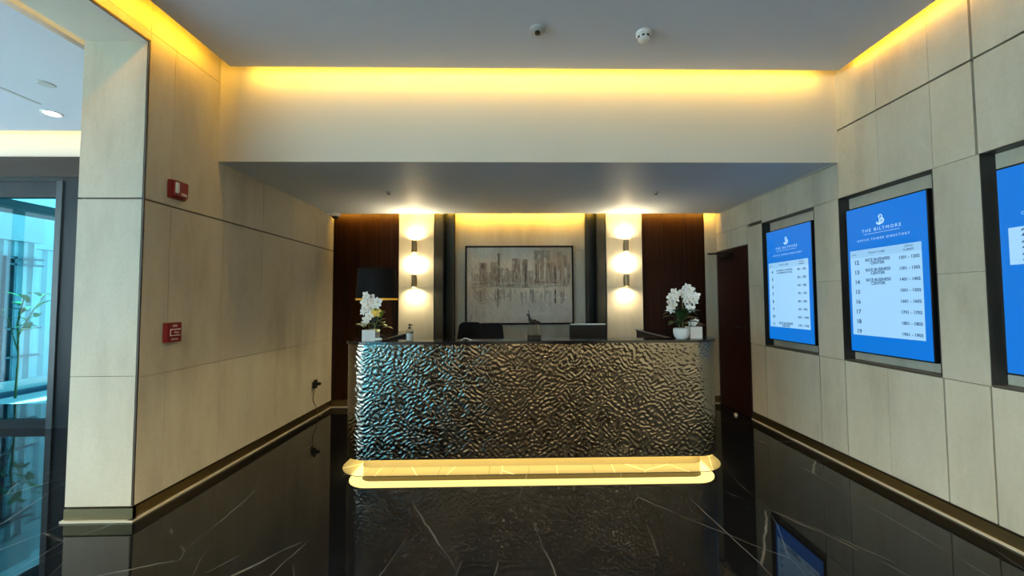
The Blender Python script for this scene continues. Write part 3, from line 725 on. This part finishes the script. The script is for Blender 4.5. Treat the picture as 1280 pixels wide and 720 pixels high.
for x, y in [(-.030, -.010), (-.026, .010), (.032, -.010), (.038, .010)]:
    MB().tube([(x, y, .130), (x + (.004 if x > 0 else 0), y, .085), (x, y, .040)], [.0036, .0022, .002], 8).obj('leg', M['bronze'], q, 60)
for s_ in (-1, 1):
    MB().tube([(-.045, s_ * .004, .214), (-.040, s_ * .014, .232), (-.050, s_ * .020, .250)], [.0025, .002, .0012], 6).tube([(-.041, s_ * .013, .230), (-.054, s_ * .016, .236)], [.002, .001], 6).obj('antler', M['black'], q, 60)

# monitor on the work surface
q = thing('desk_monitor', 'black monitor back with a highlight painted along its top edge, rising above the desk counter', 'monitor', (.715, 3.82, .7405))
MB().bbox(-.182, .182, -.018, .012, .09, .382, .006).obj('housing', M['black'], q)
MB().bbox(-.172, .180, -.020, .014, .3825, .394, .004).obj('top_edge_highlight', M['white'], q)  # white strip stands for light caught along the housing's top
MB().box(-.172, .172, .012, .014, .10, .375).obj('screen', M['navy'], q)
MB().bbox(-.03, .03, -.05, -.018, .02, .25, .005).bbox(-.11, .11, -.09, .09, 0, .014, .004).obj('stand', M['black'], q)

# office chairs behind the desk
def chair(label, loc, rz, wt, wbm, top):
    q = thing('office_chair', label, 'chair', loc, 'office chairs behind the desk', rz)
    def slab(w0, w1, z0, z1, th, r):
        n = 8; pl = [(-w0 / 2, z0), (w0 / 2, z0)] + [(w1 / 2 - r + r * math.sin(PI / 2 - PI / 2 * i / n), z1 - r + r * math.cos(PI / 2 - PI / 2 * i / n)) for i in range(n + 1)] + [(-w1 / 2 + r - r * math.sin(PI / 2 * i / n), z1 - r + r * math.cos(PI / 2 * i / n)) for i in range(n + 1)]
        m = MB().prism(pl, -th / 2, th / 2); m.xf(Matrix(((1, 0, 0, 0), (0, 0, 1, 0), (0, 1, 0, 0), (0, 0, 0, 1)))); return m
    slab(wbm, wt, .62, top, .06, .06).xf(Matrix.Translation((0, .20, 0))).obj('backrest', M['leather'], q, 30)
    MB().bbox(-.24, .24, -.24, .22, .43, .51, .03, 3).obj('seat', M['leather'], q, 40)
    MB().tube([(0, .2, .70), (0, .24, .55), (0, .12, .42), (0, 0, .41)], .02).obj('back_bracket', M['black'], q, 50)
    MB().cyl((0, 0, 0), .028, .10, .43).obj('gas_stem', M['steel'], q, 40)
    for k in range(5):
        a = k * 2 * PI / 5; c, s_ = math.cos(a), math.sin(a)
        lg_ = MB().tube([(0, 0, .11), (.29 * c, .29 * s_, .075)], [.024, .016]).obj('base_leg', M['black'], q, 50)
        MB().cyl((.29 * c, .29 * s_, .0275), .027, -.02, .02, 16, 'X').obj('caster', M['black'], lg_, 40)
    for s_ in (-1, 1):
        MB().tube([(s_ * .25, .02, .46), (s_ * .29, .02, .55), (s_ * .29, .02, .66)], .014).bbox(s_ * .29 - .03, s_ * .29 + .03, -.12, .14, .66, .69, .01).obj('armrest', M['black'], q, 40)
    return q
chair('black office chair with rounded backrest, behind the counter on the side nearer the table lamp', (-.55, 4.42, 0), .0, .27, .40, 1.113)
chair('black office chair with squarer backrest, behind the counter on the side nearer the deer figurine', (-.27, 3.93, 0), .0, .26, .33, 1.128)

# ------------------------------------------------------------------ painting of an abstract skyline
def painting():
    x0, x1, z0, z1 = -.666, .762, 1.057, 2.094
    q = thing('framed_painting', 'large framed abstract skyline painting in beige and brown on the lit stone wall', 'painting', ((x0 + x1) / 2, YB, 0))
    w_ = (x1 - x0) / 2
    f = MB(); t = .021
    f.box(-w_, w_, -.05, -.002, z0, z0 + t).box(-w_, w_, -.05, -.002, z1 - t, z1).box(-w_, -w_ + t, -.05, -.002, z0 + t, z1 - t).box(w_ - t, w_, -.05, -.002, z0 + t, z1 - t)
    f.obj('frame', mat('dark_brown_frame', (.012, .006, .004), .5, spec=.15), q)
    nx, nz = 280, 200
    gx = np.linspace(0, 1, nx); gz = np.linspace(0, 1, nz); U, W = np.meshgrid(gx, gz, indexing='ij')
    def noise(fx, fz, n=24):
        h = np.zeros_like(U)
        for _ in range(n): h += np.cos(2 * PI * (fx * RNG.normal() * U + fz * RNG.normal() * W) + RNG.uniform(0, 6.3))
        return h / math.sqrt(n / 2)
    C = np.zeros(U.shape + (3,)); C[:] = (.78, .67, .53)
    C += .035 * noise(3, 2)[..., None] + .022 * noise(30, 3)[..., None] * np.array((1, .95, .9))
    low = np.clip((.45 - W) / .3, 0, 1)[..., None]; C = C * (1 - .6 * low) + low * .6 * (np.array((.64, .58, .53)) + .03 * noise(9, 4)[..., None])
    corner = (np.clip(abs(U - .5) * 2 - .55, 0, 1) * np.clip(.6 - W, 0, 1))[..., None]; C -= corner * np.array((.42, .48, .46))
    right = np.clip((U - .6) / .25, 0, 1)[..., None] * np.clip((W - .4) / .2, 0, 1)[..., None]; C -= right * np.array((.20, .25, .25))
    dark = np.array((.055, .032, .022)); midc = np.array((.17, .115, .082)); light = np.array((.92, .86, .76))
    def rect(u0, u1, w0, w1, col, a, soft=.004):
        k = np.clip((U - u0) / soft, 0, 1) * np.clip((u1 - U) / soft, 0, 1) * np.clip((W - w0) / .03, 0, 1) * np.clip((w1 - W) / .012, 0, 1)
        k = (k * min(1, a * 1.25) * np.clip(.85 + .25 * noise(25, 8, 10), 0, 1))[..., None]; C[:] = C * (1 - k) + col * k
    haze = np.array((.33, .235, .175))
    for u, wd, top, a in [(.10, .05, .66, .5), (.155, .055, .80, .75), (.21, .05, .68, .5), (.265, .06, .81, .7), (.305, .026, .93, .95), (.36, .06, .73, .65), (.42, .05, .70, .5), (.47, .06, .86, .75), (.55, .045, .85, .8), (.60, .05, .70, .5), (.655, .03, .97, .7), (.70, .05, .97, .65), (.76, .05, .97, .7), (.82, .05, .80, .7), (.84, .022, .75, .9), (.885, .04, .95, .6), (.935, .035, .90, .6), (.05, .03, .72, .3), (.97, .03, .8, .5)]:
        rect(u - wd * .75, u + wd * .75, .46, top, haze, a, .012)
        for _ in range(5):
            v0 = RNG.uniform(u - wd / 2, u + wd / 2 - .01); t0 = RNG.uniform(.5, .62); rect(v0, v0 + RNG.uniform(.006, .02), t0, RNG.uniform(t0 + .08, max(t0 + .1, top)), midc if RNG.random() < .7 else light, a * RNG.uniform(.4, .9), .004)
    rect(.13, .175, .70, .80, midc, .8, .008); rect(.298, .312, .5, .93, dark, .8, .004); rect(.548, .562, .5, .80, midc, .9, .004); rect(.832, .848, .48, .75, dark * 1.5, .9, .004)
    for _ in range(90):
        u = RNG.uniform(.04, .97); a = RNG.uniform(.2, .6); b0 = RNG.uniform(.42, .58); rect(u, u + RNG.uniform(.003, .009), b0, b0 + RNG.uniform(.05, .22), dark if RNG.random() < .5 else light, a, .002)
    for _ in range(70):
        u = RNG.uniform(.02, .85); w0 = RNG.uniform(.46, .54); rect(u, u + RNG.uniform(.04, .16), w0 - .012, w0 + .014, light if RNG.random() < .55 else dark * 2, RNG.uniform(.3, .8), .01)
    for _ in range(60):
        u = RNG.uniform(.06, .95); t0 = RNG.uniform(.40, .48); rect(u, u + RNG.uniform(.008, .03), t0 - RNG.uniform(.05, .22), t0, midc if RNG.random() < .6 else haze, RNG.uniform(.15, .5), .006)
    rect(.285, .300, .20, .47, dark, .9); rect(.83, .85, .24, .45, dark, .9); rect(.41, .42, .28, .5, dark, .6)
    def line(u0, w0, u1, w1, col, a, wd=.006):
        d = abs((W - w0) - (U - u0) * (w1 - w0) / (u1 - u0)); k = (np.clip(1 - d / wd, 0, 1) * ((U > u0) & (U < u1)) * a)[..., None]; C[:] = C * (1 - k) + col * k
    line(.13, .25, .40, .36, dark, .6); line(.10, .29, .33, .34, dark, .5); line(.78, .33, .97, .33, light, .6); line(.10, .17, .28, .16, light, .5); line(.84, .24, .97, .17, dark, .4); line(.45, .10, .8, .13, light, .3, .02)
    C = np.clip(C, .02, .95)
    V = np.stack([-w_ + t + U * (2 * w_ - 2 * t), np.full_like(U, -.030) - .0025 * np.clip(noise(22, 10, 14), -1, 1), z0 + t + W * (z1 - z0 - 2 * t)], -1).reshape(-1, 3)
    i = np.arange(nx - 1)[:, None]; j = np.arange(nz - 1)[None]; a = i * nz + j; F = np.stack([a, a + nz, a + nz + 1, a + 1], -1).reshape(-1, 4)
    me = bpy.data.meshes.new('canvas'); me.from_pydata(V.tolist(), [], F.tolist())
    ca = me.color_attributes.new('paint', 'FLOAT_COLOR', 'POINT'); ca.data.foreach_set('color', np.concatenate([C.reshape(-1, 3), np.ones((nx * nz, 1))], 1).ravel())
    m = mat('oil_paint', (.5, .5, .5), .55, spec=.3); n = m.node_tree.nodes.new('ShaderNodeAttribute'); n.attribute_name = 'paint'
    m.node_tree.links.new(n.outputs['Color'], m.node_tree.nodes['Principled BSDF'].inputs['Base Color']); me.materials.append(m)
    me.polygons.foreach_set('use_smooth', [True] * len(me.polygons)); link('canvas', me, q)
painting()

# ------------------------------------------------------------------ wall lights
SCL = [(-1.315, 2.075, 'upper bronze tube wall light on the stone strip beside the table lamp'), (-1.315, 1.628, 'lower bronze tube wall light on the stone strip beside the table lamp'),
       (1.447, 2.080, 'upper bronze tube wall light on the stone strip nearer the wooden door'), (1.447, 1.628, 'lower bronze tube wall light on the stone strip nearer the wooden door')]
sc0 = None; YW = 5.03
for x, z, lb in SCL:
    if sc0 is None:
        sc0 = thing('wall_light', lb, 'wall light', (x, YW, z), 'tube wall lights')
        MB().bbox(-.018, .018, -.012, -.0005, -.05, .05, .002).box(-.008, .008, -.05, -.012, -.01, .01).obj('bracket', M['bronze'], sc0)
        tb_ = MB().lathe([(.029, -.078), (.032, -.078), (.032, .078), (.029, .078), (.029, .06)], (0, -.08, 0), 28, caps=False).lathe([(.029, -.078), (.029, -.06)], (0, -.08, 0), 28, caps=False).obj('tube', M['tube'], sc0, 40)
        MB().cyl((0, -.08, 0), .028, .050, .054, 24).obj('lens', M['bulb'], tb_); MB().cyl((0, -.08, 0), .028, -.054, -.050, 24).obj('lens', M['bulb'], tb_)
    else: copy_tree(sc0, (x, YW, z), lb)
    for s_ in (-1, 1): spot('wall_light_lamp', (x, YW - .08, z + s_ * .066), (0, 0, s_), 25, (1, .80, .46), 170, 1.0, .020)

# ------------------------------------------------------------------ directory screens
def lettering(name, strings, m, parent, place):
    """STRINGS: (text, size, u, v, align, weight) -> one flat mesh; PLACE maps (u, v) to a point"""
    obs = []
    for body, size, u, v, al, wgt in strings:
        c = bpy.data.curves.new('t', 'FONT'); c.body = body; c.size = size; c.align_x = al; c.align_y = 'CENTER'; c.offset = wgt * size; c.resolution_u = 3; c.space_character = 1.45 if wgt < 0 else 1.0
        if wgt < 0: c.offset = .0
        o = bpy.data.objects.new('t', c); COL.objects.link(o); obs.append((o, u, v))
    bpy.context.view_layer.update(); dg = bpy.context.evaluated_depsgraph_get(); mb = MB()
    for o, u, v in obs:
        me = o.evaluated_get(dg).to_mesh(); mb.add([place(u + p.co.x, v + p.co.y) for p in me.vertices], [tuple(f.vertices) for f in me.polygons])
    for o, _, _ in obs:
        c = o.data; bpy.data.objects.remove(o); bpy.data.curves.remove(c)
    return tag(mb.obj(name, m, parent), kind='stuff')
def emblem(parent, place, cu, cv, s, m):
    mb = MB()
    def stroke(pts, wd):
        n = len(pts); vs = []
        for i, (a, c) in enumerate(pts):
            p0 = pts[max(0, i - 1)]; p1 = pts[min(n - 1, i + 1)]; dx, dy = p1[0] - p0[0], p1[1] - p0[1]; L = math.hypot(dx, dy) or 1
            vs += [place(cu + s * (a - dy / L * wd), cv + s * (c + dx / L * wd)), place(cu + s * (a + dy / L * wd), cv + s * (c - dx / L * wd))]
        mb.add(vs, [(2 * i, 2 * i + 1, 2 * i + 3, 2 * i + 2) for i in range(n - 1)])
    def arc(cx, cy, r, a0, a1, n=22): return [(cx + r * math.cos(math.radians(a0 + (a1 - a0) * i / n)), cy + r * math.sin(math.radians(a0 + (a1 - a0) * i / n))) for i in range(n + 1)]
    stroke(arc(.02, .24, .20, -80, 200), .05)
    stroke(arc(.10, -.24, .30, 110, -170), .06)
    stroke(arc(-.12, -.30, .30, 180, 300), .07)
    stroke([(-.10, .46), (-.10, -.20)], .04)
    stroke(arc(.10, -.24, .14, 0, 360), .05)
    mb.obj('emblem', m, parent)
def screen(a, c, label, rows, first, text3=None):
    yl, yr = c - .065, a + .035           # far and near edges of the casing
    zb_, zt2 = .945, 2.088; XF = XR + .001
    q = thing('directory_screen', label, 'screen', (XF, (yl + yr) / 2, (zb_ + zt2) / 2), 'directory screens')
    off = Vector(q.location)
    H = zt2 - zb_; Wd = yl - yr
    def L(x, y, z): return (x - off.x, y - off.y, z - off.z)
    def lb(m, x0, x1, y0, y1, z0, z1): p = L(x0, y0, z0); r = L(x1, y1, z1); return m.box(p[0], r[0], p[1], r[1], p[2], r[2])
    lb(MB(), XF, XF + .034, yr, yl, zb_, zt2).obj('casing', M['black'], q)
    lb(MB(), XF + .034, XR + ND - .006, yr + .15, yl - .15, 1.3, 1.7).obj('mount', M['darkframe'], q)
    bz = .010
    def place_at(x): return lambda u, v: L(x, yl - bz - u, zb_ + bz + v)
    w_, h_ = Wd - 2 * bz, H - 2 * bz
    def quad(name, u0, u1, v0, v1, x, m, par=None):
        p = place_at(x); return MB().add([p(u0, v0), p(u1, v0), p(u1, v1), p(u0, v1)], [(0, 1, 2, 3)]).obj(name, m, par or q)
    ds_ = quad('display', 0, w_, 0, h_, XF - .0006, M['blue'])
    V = lambda f: h_ * (1 - f)
    x2 = XF - .0012; x3 = XF - .0018; pl = place_at(x3)
    d = lettering
    big = .036
    dark = []; lite = []
    if text3 is None:
        t0, t1 = .295, .885
        quad('table', w_ * .035, w_ * .93, V(t1), V(t0), x2, M['pale'], ds_); quad('table_header', w_ * .035, w_ * .93, V(.347), V(t0), XF - .0015, M['pale2'], ds_)
        dark += [('LEVEL', .016, w_ * .055, V(.325), 'LEFT', .01), ('TENANT NAME', .019, w_ * .40, V(.322), 'CENTER', .01), ('OFFICE', .019, w_ * .79, V(.311), 'CENTER', .01), ('NUMBER', .019, w_ * .79, V(.332), 'CENTER', .01)]
        n = len(rows)
        for i, (lev, ten, num) in enumerate(rows):
            f = .382 + i * (.478 / (n - 1))
            dark.append((lev, .044, w_ * .125, V(f), 'CENTER', .028))
            if ten:
                for k, s_ in enumerate(ten): dark.append((s_, .030 if len(s_) < 15 else .023, w_ * .41, V(f - .011 + .023 * k), 'CENTER', .03))
            dark.append((num, .029, w_ * .79, V(f - .004), 'CENTER', .032))
    else:
        t0, t1 = .295, .475
        quad('table', w_ * .06, w_ * .95, V(t1), V(t0), x2, M['pale'], ds_)
        quad('table_header', w_ * .06, w_ * .95, V(.357), V(.355), XF - .0015, M['pale2'], ds_)
        for i, s_ in enumerate(('20', '21', '22')): dark.append((s_, .054, w_ * .19, V(.325 + i * .058), 'CENTER', .028))
        for s_, u, f, sz in text3: lite.append((s_, sz, w_ * u, V(f), 'LEFT', .02))
    lite += [('THE BILTMORE', .033, w_ * .47, V(.170), 'CENTER', -1), ('OFFICE TOWER DIRECTORY', .023, w_ * .48, V(.232), 'CENTER', -1)]
    quad('underline', w_ * .24, w_ * .70, V(.1945), V(.1925), x2, M['sky_text'], ds_)
    lettering('dark_lettering', dark, M['navy'], ds_, pl); lettering('pale_lettering', lite, M['sky_text'], ds_, pl)
    emblem(ds_, pl, w_ * .47, V(.105), .066, M['sky_text'])
    return q
R1 = [('4', ('BILTMORE LOUNGE &', 'CONFERENCE HOTEL'), '401 - 402')] + [(str(k), None, f'{k}01 - {k}02') for k in range(5, 11)] + [('11', ('RICE BUSINESS', 'CENTER'), '1101 - 1102')]
R2 = [(str(k), ('RICE BUSINESS', 'CENTER') if k < 15 else None, f'{k}01 - {k}0{3 if k > 17 else 2}') for k in range(12, 20)]
screen(*NICHES[0], 'blue directory screen nearest the wooden door, its list ending with level 11', R1, 4)
screen(*NICHES[1], 'blue directory screen listing levels 12 to 19 with three business center rows', R2, 12)
screen(*NICHES[2], 'blue directory screen cut by the frame edge, listing levels 20 to 22', None, 20,
       [('Pre-', .20, .585, .030), ('Fl', .22, .662, .036), ('Mo', .22, .690, .036), ('En', .22, .718, .036), ('A', .22, .768, .036), ('M', .22, .796, .036), ('E', .22, .824, .036), ('Ple', .20, .93, .030)])

# ------------------------------------------------------------------ alarms, camera, outlet, ceiling devices
def words(name, body, size, loc, m, parent, plane):
    pl = {'X': lambda u, v: (loc[0], loc[1] + u, loc[2] + v)}[plane]
    return lettering(name, [(body, size, 0, 0, 'CENTER', .02)], m, parent, pl)
q = thing('fire_strobe', 'red fire alarm strobe above the groove on the stone wall', 'alarm', (XL, 2.716, 2.155), 'fire alarms')
MB().bbox(.0005, .030, -.062, .062, -.064, .064, .006).bbox(.030, .050, -.055, .055, -.050, .062, .008).obj('housing', M['red'], q)
MB().bbox(.048, .060, -.052, -.030, -.030, .045, .003).obj('strobe_lens', M['white'], q)
words('lettering', 'FIRE', .026, (.0506, .02, -.030), M['letter_white'], q, 'X')
q = thing('pull_station', 'red fire alarm pull station low on the stone wall, under the strobe', 'alarm', (XL, 2.712, 1.158), 'fire alarms')
MB().bbox(.0005, .034, -.056, .056, -.068, .068, .005).obj('housing', M['red'], q)
MB().box(.034, .0355, -.036, .044, -.024, .024).obj('white_outline', M['letter_white'], q)
pv_ = MB().bbox(.034, .044, -.031, .039, -.018, .018, .003).obj('pull_lever', M['red'], q)
words('lettering', 'PULL', .018, (.0445, .004, 0), M['letter_white'], pv_, 'X'); words('lettering', 'FIRE', .02, (.0346, .0, .044), M['letter_white'], q, 'X'); words('lettering', 'DOWN', .016, (.0346, .0, -.048), M['letter_white'], q, 'X')

q = thing('security_camera', 'small white dome security camera in the corner under the lowered ceiling', 'camera', (-2.325, 4.93, ZS - .0045))
MB().lathe([(.062, 0), (.062, -.022), (.050, -.036), (.040, -.040)], n=28).obj('housing', M['white'], q, 40)
MB().ell((0, 0, -.038), .040, .040, .036, 20, 10).obj('dome_lens', M['black'], q, 60)
MB().bbox(-.079, -.05, -.10, .02, -.030, -.004, .004).obj('wall_bracket', M['white'], q)

q = thing('wall_outlet', 'pale outlet plate low on the stone wall with black plugs in it', 'outlet', (XL, 4.60, .385))
cp_ = MB().bbox(.0005, .007, -.036, .036, -.058, .058, .002).obj('cover_plate', mat('beige_plastic', (.5, .44, .33), .5), q)
for z in (-.02, .02): MB().bbox(.006, .009, -.016, .016, z - .014, z + .014, .001).obj('socket', M['black'], cp_)
q = thing('power_plug', 'black power plugs with a thin trailing cable, in the outlet by the desk end', 'plug', (XL, 4.60, .385))
MB().bbox(.0092, .050, -.022, .022, -.036, .036, .006).bbox(.02, .045, -.012, .03, .036, .062, .005).obj('plug_body', M['black'], q, 40)
MB().bbox(.035, .085, .0, .04, -.004, .026, .005).obj('side_plug', M['black'], q, 40)
MB().tube([(.03, -.005, -.034), (.035, -.02, -.075), (.03, -.04, -.13), (.03, -.03, -.19), (.035, .02, -.25), (.03, .055, -.29), (.03, .07, -.34), (.04, .07, -.380), (.07, .09, -.3815)], .004, 8).obj('cable', mat('tan_cable', (.20, .13, .07), .5), q, 60)

for (x, y), lb in [((-1.322, 3.97), 'small concealed sprinkler in the lowered ceiling above the table lamp side of the desk'), ((1.485, 3.966), 'small concealed sprinkler in the lowered ceiling above the round orchid bowl')]:
    q = thing('sprinkler', lb, 'sprinkler', (x, y, ZS - .0045), 'sprinklers in the lowered ceiling')
    MB().lathe([(.030, 0), (.030, -.004), (.012, -.006), (.012, -.018)], n=20).obj('escutcheon', M['steel'], q, 40)
    MB().lathe([(.018, -.022), (.018, -.019)], n=16).obj('deflector', M['darkframe'], q, 40)
q = thing('ceiling_sprinkler', 'low round sprinkler cap in the grey ceiling beside the smoke detector', 'sprinkler', (.156, 2.535, ZC))
MB().lathe([(.055, 0), (.053, -.008), (.040, -.014), (.022, -.016)], n=28).obj('cover', M['greyplastic'], q, 40)
MB().lathe([(.018, -.017), (.018, -.030), (.004, -.032)], n=18).obj('sensor_stud', M['darkframe'], q, 40)
q = thing('smoke_detector', 'round white smoke detector with dark slots, hanging from the grey ceiling', 'smoke detector', (.893, 2.557, ZC))
MB().lathe([(.052, 0), (.052, -.018), (.044, -.026)], n=28).obj('base', M['white'], q, 40)
ch_ = MB().lathe([(.044, -.026), (.042, -.048), (.030, -.058), (.001, -.060)], n=28).obj('chamber', M['white'], q, 40)
for a in range(8):
    t = a * PI / 4 + .4
    MB().box(.038, .0445, -.009, .009, -.046, -.034).xf(Matrix.Rotation(t, 4, 'Z')).obj('slot', M['black'], ch_)
q = thing('door_stop', 'tiny domed metal door stop on the dark floor in front of the wooden door', 'door stop', (2.60, 4.53, 0))
MB().lathe([(.026, 0), (.026, .006), (.020, .022), (.008, .030)], n=20).obj('dome', M['steel'], q, 50)
MB().lathe([(.021, .012), (.0225, .016), (.0195, .020)], n=20, caps=False).obj('rubber_ring', M['black'], q, 50)
